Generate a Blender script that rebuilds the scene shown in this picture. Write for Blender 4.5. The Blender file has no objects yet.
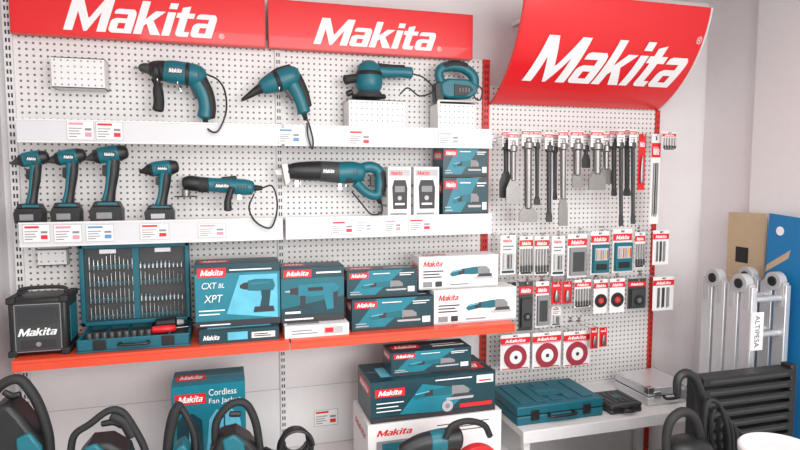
import bpy, bmesh, math, random
from mathutils import Vector, Matrix
from math import sin, cos, tan, atan, radians, pi
random.seed(5)
scene = bpy.context.scene
# ---------------------------------------------------------------- camera
PSI = radians(16.3); TH = atan(50/600.0); D0 = 2.7; H0 = 1.55
CAM = Vector((0, -D0, H0))
F = Vector((sin(PSI)*cos(TH), cos(PSI)*cos(TH), -sin(TH)))
R = Vector((cos(PSI), -sin(PSI), 0)); U = R.cross(F)
cd = bpy.data.cameras.new("camera"); cd.lens = 27.0; cd.sensor_width = 36.0
cam = bpy.data.objects.new("camera", cd); scene.collection.objects.link(cam)
mm = Matrix((R, U, -F)).transposed().to_4x4(); mm.translation = CAM
cam.matrix_world = mm; scene.camera = cam; cd.clip_start = 0.05
# measured sight lines: point of the photo on the plane parallel to the back wall, d metres in front of it
def W(px, py, d):
    r = F + R*((px-400)/600.0) + U*((225-py)/600.0)
    return CAM + r*((D0-d)/r.y)
def XX(px, z, d):
    k = (px-400)/600.0; D = D0-d; zr = z-H0
    return (k*(D*cos(PSI)*cos(TH)-zr*sin(TH)) + D*sin(PSI))/(cos(PSI)-k*sin(PSI)*cos(TH))
def ZZ(px, py, d): return W(px, py, d).z
def SC(p): return (p-CAM).dot(F)/600.0
def PYZ(px, z, d):
    q = Vector((XX(px, z, d), -d, z))-CAM; return 225-600*q.dot(U)/q.dot(F)

# ---------------------------------------------------------------- materials
MC = {}
def mk(name, col, rough=0.5, metal=0.0, var=0.06, scale=30, bump=0.0, alpha=1.0, coat=0.0):
    if name in MC: return MC[name]
    m = bpy.data.materials.new(name); m.use_nodes = True
    nt = m.node_tree; b = nt.nodes["Principled BSDF"]
    tc = nt.nodes.new("ShaderNodeTexCoord"); no = nt.nodes.new("ShaderNodeTexNoise")
    no.inputs["Scale"].default_value = scale; nt.links.new(tc.outputs["Object"], no.inputs["Vector"])
    mix = nt.nodes.new("ShaderNodeMix"); mix.data_type = 'RGBA'
    mix.inputs[6].default_value = [c*(1-var) for c in col]+[1]
    mix.inputs[7].default_value = [min(1, c*(1+var)) for c in col]+[1]
    nt.links.new(no.outputs["Fac"], mix.inputs[0]); nt.links.new(mix.outputs[2], b.inputs["Base Color"])
    b.inputs["Roughness"].default_value = rough; b.inputs["Metallic"].default_value = metal
    b.inputs["Coat Weight"].default_value = coat
    b.inputs["Alpha"].default_value = alpha
    if bump > 0:
        bp = nt.nodes.new("ShaderNodeBump"); bp.inputs["Strength"].default_value = bump; bp.inputs["Distance"].default_value = 0.002
        nt.links.new(no.outputs["Fac"], bp.inputs["Height"]); nt.links.new(bp.outputs[0], b.inputs["Normal"])
    MC[name] = m; return m
WALL = mk("painted_plaster", (.78, .75, .755), .85, 0, .03, 14, .15)
CEIL = mk("ceiling_paint", (.80, .78, .78), .9, 0, .02, 8, .1)
FLOOR = mk("floor_tile", (.35, .32, .30), .4, 0, .15, 6, .1)
RED = mk("sign_red", (.80, .012, .018), .30, 0, .03, 3, 0, 1, .3)
REDM = mk("metal_red", (.66, .03, .02), .4)
ORG = mk("shelf_orange_red", (.82, .085, .035), .38, 0, .04, 10)
WHT = mk("white_print", (.90, .90, .90), .6, 0, .02)
WPL = mk("white_plastic", (.80, .79, .79), .4, 0, .03)
RAIL = mk("clear_rail_plastic", (.66, .66, .68), .25, 0, .03, 5)
WMT = mk("white_metal", (.76, .75, .75), .4, 0, .03, 20)
TEAL = mk("teal_plastic", (.004, .135, .175), .38, 0, .08, 40, .05)
TEALD = mk("teal_print_dark", (.006, .048, .065), .35, 0, .25, 18)
TEALB = mk("teal_print_bright", (.008, .20, .27), .35, 0, .25, 12)
CYAN = mk("cyan_print", (.12, .50, .66), .4, 0, .3, 14)
CASET = mk("case_teal", (.005, .12, .165), .45, 0, .12, 25, .1)
BLK = mk("black_plastic", (.012, .013, .014), .42, 0, .2, 60, .08)
RUB = mk("black_rubber", (.016, .016, .017), .65, 0, .2, 80, .1)
DGR = mk("dark_grey", (.045, .048, .05), .5, 0, .15, 50)
GRY = mk("mid_grey", (.25, .25, .26), .5, 0, .12, 40)
LGR = mk("light_grey", (.48, .48, .49), .5, 0, .08, 30)
STL = mk("steel", (.30, .29, .28), .38, .85, .15, 60)
CHR = mk("chrome_wire", (.7, .7, .7), .22, 1.0, .05)
ALU = mk("aluminium", (.72, .73, .75), .36, .6, .06, 40)
PRED = mk("print_red", (.72, .015, .02), .4, 0, .05)
PINK = mk("print_pink", (.75, .30, .36), .5)
PBLU = mk("print_blue", (.10, .28, .52), .5)
PAP = mk("paper", (.84, .83, .82), .7, 0, .03)
INK = mk("ink", (.03, .03, .035), .5)
TAN = mk("cardboard_tan", (.55, .42, .27), .8, 0, .08, 20)
BLU = mk("board_blue", (.01, .19, .45), .5, 0, .06, 8)
YEL = mk("yellow_print", (.75, .50, .03), .5)
DISC = mk("abrasive_red", (.33, .03, .05), .8, 0, .25, 200)
BLIS = mk("blister_grey", (.55, .57, .58), .15, 0, .1, 40)

def pegmat():
    m = bpy.data.materials.new("perforated_white"); m.use_nodes = True
    nt = m.node_tree; b = nt.nodes["Principled BSDF"]; N = nt.nodes.new; L = nt.links.new
    tc = N("ShaderNodeTexCoord"); sp = N("ShaderNodeSeparateXYZ"); L(tc.outputs["Object"], sp.inputs[0])
    def mth(op, a, bb=None):
        n = N("ShaderNodeMath"); n.operation = op
        for i, q in enumerate((a, bb)):
            if q is None: continue
            if isinstance(q, (int, float)): n.inputs[i].default_value = q
            else: L(q, n.inputs[i])
        return n.outputs[0]
    P = 0.0245
    fx = mth('SUBTRACT', mth('FRACT', mth('ADD', mth('DIVIDE', sp.outputs[0], P), 100.0)), .5)
    fz = mth('SUBTRACT', mth('FRACT', mth('ADD', mth('DIVIDE', sp.outputs[2], P), 100.0)), .5)
    r = mth('SQRT', mth('ADD', mth('MULTIPLY', fx, fx), mth('MULTIPLY', fz, fz)))
    k = mth('LESS_THAN', r, 0.19)
    mix = N("ShaderNodeMix"); mix.data_type = 'RGBA'; L(k, mix.inputs[0])
    mix.inputs[6].default_value = (.80, .78, .765, 1); mix.inputs[7].default_value = (.16, .15, .145, 1)
    L(mix.outputs[2], b.inputs["Base Color"]); b.inputs["Roughness"].default_value = .45
    return m
PEG = pegmat()

# ---------------------------------------------------------------- text cache
TX = {}
def textgeo(s, shear=0.0, bold=0.0, sp=1.0):
    key = (s, shear, bold, sp)
    if key in TX: return TX[key]
    cu = bpy.data.curves.new("t", 'FONT'); cu.body = s; cu.size = 1; cu.shear = shear; cu.offset = bold
    cu.space_character = sp; cu.resolution_u = 3; cu.fill_mode = 'FRONT'
    o = bpy.data.objects.new("t", cu); scene.collection.objects.link(o)
    dg = bpy.context.evaluated_depsgraph_get(); dg.update()
    me = bpy.data.meshes.new_from_object(o.evaluated_get(dg))
    vs = [(v.co.x, v.co.y) for v in me.vertices]; fs = [list(p.vertices) for p in me.polygons]
    bpy.data.objects.remove(o); bpy.data.curves.remove(cu); bpy.data.meshes.remove(me)
    x0 = min(v[0] for v in vs); y0 = min(v[1] for v in vs); h = max(v[1] for v in vs)-y0
    vs = [((v[0]-x0)/h, (v[1]-y0)/h, 0) for v in vs]; w = max(v[0] for v in vs)
    TX[key] = (vs, fs, w); return TX[key]
# heavy slanted brand lettering drawn stroke by stroke (strokes meet edge to edge)
def logogeo():
    if 'LOGO' in TX: return TX['LOGO']
    a_ = [[(.40, 0), (.62, 0), (.62, .56), (.60, .65), (.53, .72), (.40, .72)], [(.04, .565), (.40, .565), (.40, .72), (.13, .72), (.06, .69), (.04, .63)],
          [(.21, .30), (.40, .30), (.40, .44), (.12, .44), (.03, .39), (0, .33), (0, .10), (.03, .04), (.10, 0), (.21, 0)], [(.21, 0), (.40, 0), (.40, .13), (.21, .13)]]
    G = [([[(0, 0), (.23, 0), (.23, .58), (.51, 0), (.59, 0), (.84, .58), (.84, 0), (1.08, 0), (1.08, 1.0), (.84, 1.0), (.57, .40), (.54, .40), (.26, 1.0), (0, 1.0)]], 1.13),
         (a_, .67),
         ([[(0, 0), (.22, 0), (.22, .26), (.28, .33), (.46, 0), (.73, 0), (.44, .43), (.70, .72), (.43, .72), (.22, .46), (.22, 1.0), (0, 1.0)]], .76),
         ([[(0, 0), (.22, 0), (.22, .72), (0, .72)], [(0, .82), (.22, .82), (.22, 1.0), (0, 1.0)]], .26),
         ([[(.10, .10), (.13, .03), (.20, 0), (.47, 0), (.47, .145), (.32, .145), (.32, .565), (.49, .565), (.49, .72), (.32, .72), (.32, .94), (.10, .88), (.10, .72), (0, .72), (0, .565), (.10, .565)]], .52),
         (a_, .62)]
    vs = []; fs = []; x = 0
    for polys, adv in G:
        for k, p in enumerate(polys):
            n = len(vs); vs += [(x+q[0]+.30*q[1], q[1], 0) for q in p]; fs.append(list(range(n, n+len(p))))
        x += adv
    TX['LOGO'] = (vs, fs, max(v[0] for v in vs)); return TX['LOGO']

class Fr:
    def __init__(s, O, A, B):
        s.O = Vector(O); s.A = Vector(A); s.B = Vector(B); s.N = s.A.cross(s.B).normalized()
    def p(s, u, v, o=0): return s.O+s.A*u+s.B*v+s.N*o

def crom(pts, k=5):
    if len(pts) < 3: return [Vector(p) for p in pts]
    P = [Vector(p) for p in pts]; P = [P[0]*2-P[1]]+P+[P[-1]*2-P[-2]]; out = []
    for i in range(1, len(P)-2):
        for j in range(k):
            t = j/k; a, b, c, d = P[i-1:i+3]
            out.append(.5*((2*b)+(c-a)*t+(2*a-5*b+4*c-d)*t*t+(3*b-a-3*c+d)*t*t*t))
    out.append(P[-2]); return out

class MB:
    def __init__(s): s.v = []; s.f = []; s.mi = []; s.ms = []; s.off = .0006
    def add(s, vs, fs, mt):
        if mt not in s.ms: s.ms.append(mt)
        k = s.ms.index(mt); n = len(s.v)
        s.v += [Vector(v) for v in vs]; s.f += [[i+n for i in f] for f in fs]; s.mi += [k]*len(fs); return s
    def box(s, x0, x1, y0, y1, z0, z1, mt):
        vs = [(x, y, z) for z in (z0, z1) for y in (y0, y1) for x in (x0, x1)]
        return s.add(vs, [(0, 2, 3, 1), (4, 5, 7, 6), (0, 1, 5, 4), (2, 6, 7, 3), (0, 4, 6, 2), (1, 3, 7, 5)], mt)
    def ext(s, poly, y0, y1, mt):
        n = len(poly); vs = [(p[0], y0, p[1]) for p in poly]+[(p[0], y1, p[1]) for p in poly]
        fs = [list(range(n)), list(range(2*n-1, n-1, -1))]+[(i, i+n, (i+1) % n+n, (i+1) % n) for i in range(n)]
        return s.add(vs, fs, mt)
    def extp(s, px, d, th, mt):
        poly = [W(a, b, d) for a, b in px]
        return s.ext([(p.x, p.z) for p in poly], -d-th/2, -d+th/2, mt)
    def rings(s, rings, mt, cap=True):
        n = len(rings[0]); vs = [v for r in rings for v in r]; fs = []
        for i in range(len(rings)-1):
            for j in range(n): fs.append((i*n+j, i*n+(j+1) % n, (i+1)*n+(j+1) % n, (i+1)*n+j))
        if cap: fs += [list(range(n))[::-1], [(len(rings)-1)*n+j for j in range(n)]]
        return s.add(vs, fs, mt)
    def wlimb(s, pts, mt, sq=1.0, n=14, k=4, rnd=True):
        q = crom([(p[0], p[1], p[2]) for p in pts], k); rr = [v.x for v in crom([(p[3], 0, 0) for p in pts], k)]
        Y = Vector((0, 1, 0)); rg = []
        m = len(q)
        def ring(c, t, r):
            a = t.cross(Y)
            if a.length < 1e-5: a = Vector((1, 0, 0))
            a.normalize(); b = a.cross(t).normalized()
            return [c+a*(r*cos(2*pi*i/n))+b*(r*sq*sin(2*pi*i/n)) for i in range(n)]
        for i in range(m):
            t = (q[min(i+1, m-1)]-q[max(i-1, 0)]).normalized(); r = max(rr[i], .0004)
            if i == 0 and rnd: rg += [ring(q[0]-t*r*.30, t, r*.55), ring(q[0]-t*r*.15, t, r*.85)]
            rg.append(ring(q[i], t, r))
            if i == m-1 and rnd: rg += [ring(q[i]+t*r*.15, t, r*.85), ring(q[i]+t*r*.30, t, r*.55)]
        return s.rings(rg, mt)
    def limb(s, pts, d, mt, sq=1.0, n=14, k=4, rnd=True):
        o = []
        for p in pts:
            w = W(p[0], p[1], p[3] if len(p) > 3 else d); o.append((w.x, w.y, w.z, p[2]*SC(w)))
        return s.wlimb(o, mt, sq, n, k, rnd)
    def tube(s, pts, r, mt, n=8, k=6):
        q = crom(pts, k); m = len(q); rg = []; ref = None
        for i in range(m):
            t = (q[min(i+1, m-1)]-q[max(i-1, 0)]).normalized()
            if ref is None:
                ref = Vector((0, 1, 0)) if abs(t.y) < .9 else Vector((1, 0, 0))
            ref = (ref-t*ref.dot(t)).normalized(); b = t.cross(ref)
            rg.append([q[i]+ref*(r*cos(2*pi*j/n))+b*(r*sin(2*pi*j/n)) for j in range(n)])
        return s.rings(rg, mt)
    def tubep(s, pts, d, r, mt, n=8, k=6):
        return s.tube([W(p[0], p[1], p[2] if len(p) > 2 else d) for p in pts], r, mt, n, k)
    def cyl(s, p0, p1, r, mt, n=20, r1=None):
        p0 = Vector(p0); p1 = Vector(p1); t = (p1-p0).normalized(); a = t.orthogonal().normalized(); b = t.cross(a)
        r1 = r if r1 is None else r1
        return s.rings([[p+a*(q*cos(2*pi*j/n))+b*(q*sin(2*pi*j/n)) for j in range(n)] for p, q in ((p0, r), (p1, r1))], mt)
    # prints
    def poly(s, fr, pts, mt):
        s.off += .00025
        return s.add([fr.p(u, v, s.off) for u, v in pts], [list(range(len(pts)))], mt)
    def rect(s, fr, u0, v0, u1, v1, mt): return s.poly(fr, [(u0, v0), (u1, v0), (u1, v1), (u0, v1)], mt)
    def disc(s, fr, cu, cv, ru, mt, n=24):
        k = fr.A.length/fr.B.length
        return s.poly(fr, [(cu+ru*cos(2*pi*i/n), cv+ru*k*sin(2*pi*i/n)) for i in range(n)], mt)
    def text(s, fr, t, u, v, h, mt, w=None, shear=0, bold=0.0, sp=1.0, geo=None):
        vs, fs, tw = geo or textgeo(t, shear, bold, sp); s.off += .00025
        Wd = (w if w else h*tw*fr.B.length/fr.A.length); sx = Wd/tw
        return s.add([fr.p(u+a*sx, v+b*h, s.off) for a, b, _ in vs], fs, mt)
    def logo(s, fr, u, v, h, mt, w=None):
        return s.text(fr, "", u, v, h, mt, w, geo=logogeo())
    def build(s, name, org, parent=None, bevel=0, smooth=True):
        me = bpy.data.meshes.new(name); me.from_pydata([v-org for v in s.v], [], s.f)
        for m in s.ms: me.materials.append(m)
        me.polygons.foreach_set("material_index", s.mi)
        if smooth and name not in ("lettering", "registered_mark"):
            me.polygons.foreach_set("use_smooth", [True]*len(me.polygons)); me.update(); me.set_sharp_from_angle(angle=radians(38))
        me.update()
        o = bpy.data.objects.new(name, me); scene.collection.objects.link(o)
        if parent: o.parent = parent
        else: o.location = org
        if bevel:
            b = o.modifiers.new("bevel", 'BEVEL'); b.width = bevel; b.segments = 2; b.limit_method = 'ANGLE'; b.angle_limit = radians(50)
        return o

def base(vs):
    xs = [v.x for v in vs]; ys = [v.y for v in vs]; zs = [v.z for v in vs]
    return Vector(((min(xs)+max(xs))/2, (min(ys)+max(ys))/2, min(zs)))
def thing(name, label, cat, parts, group=None):
    """parts: MB or list of (part name, MB, bevel[, label])"""
    if isinstance(parts, MB): parts = (parts, 0)
    if isinstance(parts, tuple):
        o = parts[0].build(name, base(parts[0].v), None, parts[1])
    else:
        org = base([v for p in parts for v in p[1].v])
        o = bpy.data.objects.new(name, None); scene.collection.objects.link(o); o.location = org
        o.empty_display_size = .05
        for p in parts:
            c = p[1].build(p[0], org, o, p[2])
            if len(p) > 3: c["label"] = p[3]
    o["label"] = label; o["category"] = cat
    if group: o["group"] = group
    return o
def struct(name, mb):
    o = mb.build(name, base(mb.v)); o["kind"] = "structure"; o["label"] = name.replace("_", " "); return o

# ---------------------------------------------------------------- room
XL, XR, ZC = -0.84, 2.55, 2.475
struct("wall_back", MB().box(XL-.1, XR+.1, .04, .14, 0, ZC, WALL))
struct("wall_left", MB().box(XL-.1, XL, -3.6, .04, 0, ZC, WALL))
struct("wall_right", MB().box(XR, XR+.1, -3.6, .04, 0, ZC, WALL))
struct("trim_1", MB().box(XR-.03, XR, -3.6, -.31, 0, ZC, WPL))
struct("ceiling", MB().box(XL-.1, XR+.1, -3.6, .14, ZC, ZC+.1, CEIL))
struct("floor", MB().box(XL-.1, XR+.1, -3.6, .14, -.1, 0, FLOOR))
struct("baseboard_right", MB().box(XR-.045, XR-.03, -3.6, -.31, 0, .08, WPL))

# ---------------------------------------------------------------- gondola
B0, B1, B2, B3 = -0.775, 0.236, 1.218, 2.205
def upright(x, z0, z1, mt, w, label):
    m = MB().box(x-w/2, x+w/2, -.012, .04, z0, z1, mt)
    z = z0+.02
    while z < z1-.03:
        m.box(x-w*.28, x-w*.08, -.0128, -.011, z, z+.016, INK); m.box(x+w*.08, x+w*.28, -.0128, -.011, z, z+.016, INK); z += .03
    thing("shelving_upright", label, "shelf upright", m)
upright(B0-.012, 0, 2.28, WMT, .03, "white slotted steel upright at the edge of the shelving")
upright(B1, 0, 2.28, WMT, .026, "white slotted steel upright between two perforated panels")
upright(B2, 0, 2.10, REDM, .034, "red slotted steel upright between two perforated panels")
upright(B3, 0, 1.95, REDM, .022, "red slotted steel upright at the end of the shelving")
for a, b, t in ((B0+.003, B1-.013, 2.13), (B1+.013, B2-.017, 2.10), (B2+.017, B3-.011, 1.98)):
    m = MB().box(a, b, 0, .012, .46 if a > 1 else .90, t, PEG)
    thing("pegboard", "white perforated steel board on the shop wall", "pegboard", m)
    m = MB().box(a, b, 0, .012, .02, .457 if a > 1 else .897, WMT)
    if a < 1:
        for k in (1, 2): m.box(a, b, -.0008, 0, .02+k*.28, .023+k*.28, LGR)
    thing("backboard", "smooth white metal backboard under the shelf", "panel", m)

# header signs
def header(x0, x1, tx0, tx1, v0, v1):
    a = XX(x0, 2.2, .04); b = XX(x1, 2.2, .04); z0, z1 = 2.092, 2.287
    m = MB().box(a, b, -.05, -.012, z0, z1, RED)
    fr = Fr((a, -.05, z0), (b-a, 0, 0), (0, 0, z1-z0))
    w = b-a
    u0 = (XX(tx0, 2.2, .05)-a)/w; u1 = (XX(tx1, 2.2, .05)-a)/w
    t = MB(); t.off = .0015; t.logo(fr, u0, v0, v1-v0, WHT, u1-u0)
    r = MB(); r.off = .0015; r.text(fr, "®", u1+.006, v0, .11, WHT)
    ps = [("sign_panel", m, 0), ("lettering", t, 0, "white italic lettering"), ("registered_mark", r, 0)]
    for q in ((a-.004, b+.004, z1-.001, z1+.004), (a-.004, b+.004, z0-.004, z0+.001), (a-.004, a, z0, z1), (b, b+.004, z0, z1)):
        ps.append(("frame_strip", MB().box(q[0], q[1], -.052, -.010, q[2], q[3], REDM), 0))
    thing("shop_sign", "flat red header sign with white italic brand lettering", "sign", ps, "red header signs above the shelving")
header(11, 264, 62, 217, .10, .77)
header(269, 471, 313, 436, .12, .70)

# curved sign
def curved():
    z0, z1 = 1.890, 2.325; Xa, Xb = B2+.015, B3-.01
    def prof(t):
        a = t*radians(78)
        return .025+.335*(sin(a)/sin(radians(78)))**1.0, z0+(z1-z0)*((1-cos(a))/(1-cos(radians(78)))*.5+.5*t)
    n = 24
    def mapf(u, t, o=0):
        d, z = prof(max(0, min(1, t))); d2, z2 = prof(min(1, t+.01)); d1, z1_ = prof(max(0, t-.01))
        tx, tz = d2-d1, z2-z1_; l = math.hypot(tx, tz); nx, nz = tz/l, -tx/l
        return Vector((Xa+(Xb-Xa)*u, -(d+nx*o), z+nz*o))
    m = MB(); vs = []; fs = []
    for o in (0, -.006):
        for i in range(n+1):
            for u in (0, 1): vs.append(mapf(u, i/n, o))
    for i in range(n):
        q = 2*i; fs.append((q, q+1, q+3, q+2)); k = 2*(n+1); fs.append((k+q, k+q+2, k+q+3, k+q+1))
        fs.append((q, q+2, k+q+2, k+q)); fs.append((q+1, k+q+1, k+q+3, q+3))
    k = 2*(n+1); fs.append((0, k, k+1, 1)); fs.append((2*n, 2*n+1, k+2*n+1, k+2*n))
    m.add(vs, fs, RED)
    ps = [("curved_panel", m, 0)]
    for u in (0, 1):
        pts = [mapf(u, i/n, .001) for i in range(n+1)]
        ps.append(("sign_edge", MB().tube(pts, .005, WMT if u else REDM, 6, 1), 0))
    def clip(poly, y, keep_above):   # slice a convex piece at height y
        out = []
        for i in range(len(poly)):
            p, q = poly[i], poly[(i+1) % len(poly)]
            ip = (p[1] >= y) == keep_above or p[1] == y; iq = (q[1] >= y) == keep_above or q[1] == y
            if ip: out.append(p)
            if ip != iq:
                t = (y-p[1])/(q[1]-p[1]); out.append((p[0]+(q[0]-p[0])*t, y))
        return out
    def onsign(vs, fs, tw, U0, U1, T0, T1):
        from mathutils.geometry import tessellate_polygon
        t = MB(); K = 16
        for f in fs:
            P = [(vs[i][0], vs[i][1]) for i in f]
            for tri in tessellate_polygon([[Vector((a, b, 0)) for a, b in P]]):
                T = [P[i] for i in tri]
                for k in range(K):
                    lo, hi = k/K, (k+1)/K
                    if max(p[1] for p in T) <= lo or min(p[1] for p in T) >= hi: continue
                    c = clip(T, lo, True)
                    if len(c) < 3: continue
                    c = clip(c, hi, False)
                    if len(c) < 3: continue
                    V = [mapf(U0+(U1-U0)*a/tw, T0+(T1-T0)*b, .005) for a, b in c]
                    nn = (V[1]-V[0]).cross(V[2]-V[0])
                    if nn.y > 0: V.reverse()
                    t.add(V, [list(range(len(V)))], WHT)
        return t
    ps.append(("lettering", onsign(*logogeo(), .09, .955, .32, .71), 0, "white italic lettering"))
    ps.append(("registered_mark", onsign(*textgeo("®"), .955, .985, .72, .78), 0))
    for x in (Xa+.15, Xb-.15):
        ps.append(("bracket", MB().box(x-.01, x+.01, -.32, .04, z1-.05, z1-.03, WMT), 0))
    thing("shop_sign", "large curved glossy red sign with white italic brand lettering", "sign", ps)
curved()

# shelves with price rails
ZR1t, ZR1b = 1.757, 1.670; ZR2t, ZR2b = 1.374, 1.282; DR = .17
for a, b, zt, zb, y1 in ((B0+.050, B1-.006, ZR1t, ZR1b, -.158), (B0+.040, B1-.006, ZR2t, ZR2b, -.001), (B1+.006, B2-.045, ZR1t, ZR1b, -.001), (B1+.006, B2-.040, ZR2t, ZR2b, -.001)):
    rail = MB().box(a, b, -DR-.008, -DR, zb, zt, RAIL)
    rail.box(a, b, -DR-.011, -DR-.008, zt-.006, zt, WMT); rail.box(a, b, -DR-.011, -DR-.008, zb, zb+.005, WMT)
    ps = [("shelf_board", MB().box(a, b, -DR, y1, zt-.022, zt-.010, WMT), 0), ("price_rail", rail, 0, "pale plastic price rail")]
    if y1 < -.1:
        for x in (a, b-.006): ps.append(("rail_bracket", MB().box(x, x+.006, -.158, -.0125, zt-.04, zt-.012, WMT), 0))
    thing("display_shelf", "narrow white metal shelf with a tall price rail", "shelf", ps, "narrow white tool shelves")
# orange shelf
ZS3 = ZZ(280, 340, .33)
for a, b in ((B0+.045, B1-.003), (B1+.003, B2+.0)):
    m = MB().box(a, b, -.33, -.001, ZS3-.022, ZS3-.0003, ORG)
    lip = MB().box(a, b, -.345, -.33, ZS3-.040, ZS3-.0003, ORG); lip.box(a, b, -.346, -.345, ZS3-.012, ZS3-.010, REDM)
    ps = [("shelf_board", m, 0), ("front_lip", lip, .002)]
    for x in (a+.02, b-.02):
        ps.append(("bracket", MB().ext([(x-.004, ZS3-.023), (x+.004, ZS3-.023), (x+.004, ZS3-.06), (x-.004, ZS3-.06)], -.26, -.014, ORG), 0))
    thing("display_shelf", "orange-red metal shelf loaded with boxed tools", "shelf", ps, "orange-red shelves")
# right base shelf (white)
ZS4 = ZZ(600, 421, .42); XE = 2.16
ps = [("shelf_board", MB().box(B2+.005, XE, -.42, -.001, ZS4-.03, ZS4, WMT), 0), ("front_lip", MB().box(B2+.005, XE, -.43, -.42, ZS4-.055, ZS4, WPL), .002)]
for x in (B2+.03, XE-.03):
    for y in (-.40, -.03): ps.append(("leg", MB().box(x-.015, x+.015, y-.015, y+.015, 0, ZS4-.03, WMT), 0))
thing("display_shelf", "white metal base shelf holding tool cases", "shelf", ps)
# base deck of the left bays
ZD = .30
for a, b in ((B0+.01, B1-.003), (B1+.003, B2-.003)):
    m = MB().box(a, b, -.44, -.001, ZD-.025, ZD, WMT); k = MB().box(a, b, -.40, -.385, 0, ZD-.025, WMT)
    thing("base_shelf", "white metal base shelf close to the floor", "shelf", [("shelf_board", m, 0), ("kick_plate", k, 0)], "white base shelves")
# benches
ZB = .49; ZB2 = .31
for a, b, z in ((-.74, .56, ZB), (.62, 1.19, ZB2)):
    ps = [("bench_top", MB().box(a, b, -.98, -.55, z-.03, z, WPL), .003)]
    for x in (a+.03, b-.03):
        for y in (-.95, -.58): ps.append(("leg", MB().box(x-.02, x+.02, y-.02, y+.02, 0, z-.03, WMT), 0))
    thing("display_bench", "low white bench carrying power tools", "bench", ps)

# ---------------------------------------------------------------- prints for cartons
def ic_grinder(m, fr, u0, v0, u1, v1):
    S = lambda ps: [(u0+a*(u1-u0), v0+b*(v1-v0)) for a, b in ps]
    m.poly(fr, S([(0, .48), (.06, .62), (.30, .70), (.62, .78), (.72, .70), (.72, .45), (.55, .42), (.30, .45), (.05, .36)]), TEAL)
    m.poly(fr, S([(.20, .66), (.34, .72), (.34, .46), (.20, .45)]), INK)
    m.poly(fr, S([(.05, .60), (.28, .68), (.28, .63), (.05, .55)]), CYAN)
    m.poly(fr, S([(.66, .80), (.86, .78), (.95, .62), (.95, .40), (.66, .40)]), GRY)
    m.poly(fr, S([(.70, .44), (.99, .44), (1.0, .28), (.62, .28)]), DGR)
    m.poly(fr, S([(.55, .30), (1.04, .30), (1.02, .20), (.58, .20)]), LGR)
def ic_drill(m, fr, u0, v0, u1, v1):
    S = lambda ps: [(u0+a*(u1-u0), v0+b*(v1-v0)) for a, b in ps]
    m.poly(fr, S([(0, .74), (.10, .70), (.22, .68), (.22, .90), (.10, .88), (0, .82)]), INK)
    m.poly(fr, S([(.22, .66), (.45, .64), (.92, .64), (.98, .76), (.92, .96), (.45, .98), (.22, .94)]), TEAL)
    m.poly(fr, S([(.30, .88), (.80, .90), (.80, .84), (.30, .82)]), TEALB)
    m.poly(fr, S([(.58, .66), (.86, .66), (.80, .20), (.55, .20), (.60, .45)]), TEALD)
    m.poly(fr, S([(.40, .20), (.92, .20), (.96, .04), (.36, .04)]), INK)
def banner(m, fr, u0, v0, u1, v1):
    m.rect(fr, u0, v0, u1, v1, PRED); m.logo(fr, u0+(u1-u0)*.1, v0+(v1-v0)*.2, (v1-v0)*.6, WHT, (u1-u0)*.8)
def lines(m, fr, u0, u1, vs, mt, th=.03):
    for i, v in enumerate(vs): m.rect(fr, u0, v, u0+(u1-u0)*(1, .8, .9, .6)[i % 4], v+th, mt)

def st_tealgrinder(m, fr, k):
    m.rect(fr, 0, 0, 1, 1, TEALD)
    if k == 'f':
        m.poly(fr, [(0, .0), (.35, 0), (.8, 1), (.3, 1)], TEALB); m.rect(fr, 0, 0, 1, .1, INK)
        ic_grinder(m, fr, .20, .10, .82, .72); banner(m, fr, .03, .72, .30, .93)
        lines(m, fr, .74, .95, (.85, .78), WHT, .03); m.rect(fr, .86, .16, .96, .36, PAP); m.rect(fr, .36, .86, .6, .89, WHT); lines(m, fr, .04, .2, (.14, .22), LGR, .03)
    elif k == 's': banner(m, fr, .1, .6, .9, .9)
    else: banner(m, fr, .05, .3, .4, .75); lines(m, fr, .55, .95, (.3, .5), WHT, .08)
def st_white(m, fr, k):
    if k == 'f':
        m.rect(fr, 0, .0, 1, .05, LGR); m.logo(fr, .05, .70, .17, PRED, .24); ic_grinder(m, fr, .38, .12, .92, .80)
        m.rect(fr, .38, .10, .62, .14, GRY)
        lines(m, fr, .05, .30, (.54, .45, .36), INK, .035); m.rect(fr, .05, .08, .16, .24, GRY); m.rect(fr, .20, .08, .28, .24, INK)
    elif k == 's': m.logo(fr, .15, .55, .25, PRED, .7); lines(m, fr, .15, .8, (.35, .2), INK, .05)
    else: m.logo(fr, .08, .3, .4, PRED, .3)
def st_drillbox(m, fr, k):
    m.rect(fr, 0, 0, 1, 1, TEALD)
    if k == 'f':
        m.rect(fr, 0, .0, 1, .86, TEALB); m.poly(fr, [(.36, .2), (.97, .10), (.97, .82), (.52, .82)], CYAN)
        banner(m, fr, .03, .80, .36, .95); ic_drill(m, fr, .52, .18, .95, .76); m.rect(fr, 0, 0, 1, .10, INK)
        m.text(fr, "CXT", .08, .62, .10, WHT, .17, .2); m.text(fr, "BL", .27, .63, .07, WHT, .07, .2)
        m.text(fr, "XPT", .10, .40, .12, WHT, .22, .2); lines(m, fr, .04, .34, (.26, .20), WHT, .02)
        m.rect(fr, .4, .90, .9, .92, WHT); m.rect(fr, .05, .03, .4, .05, WHT)
    elif k == 's': banner(m, fr, .1, .7, .9, .9)
    else: banner(m, fr, .05, .3, .4, .75)
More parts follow.
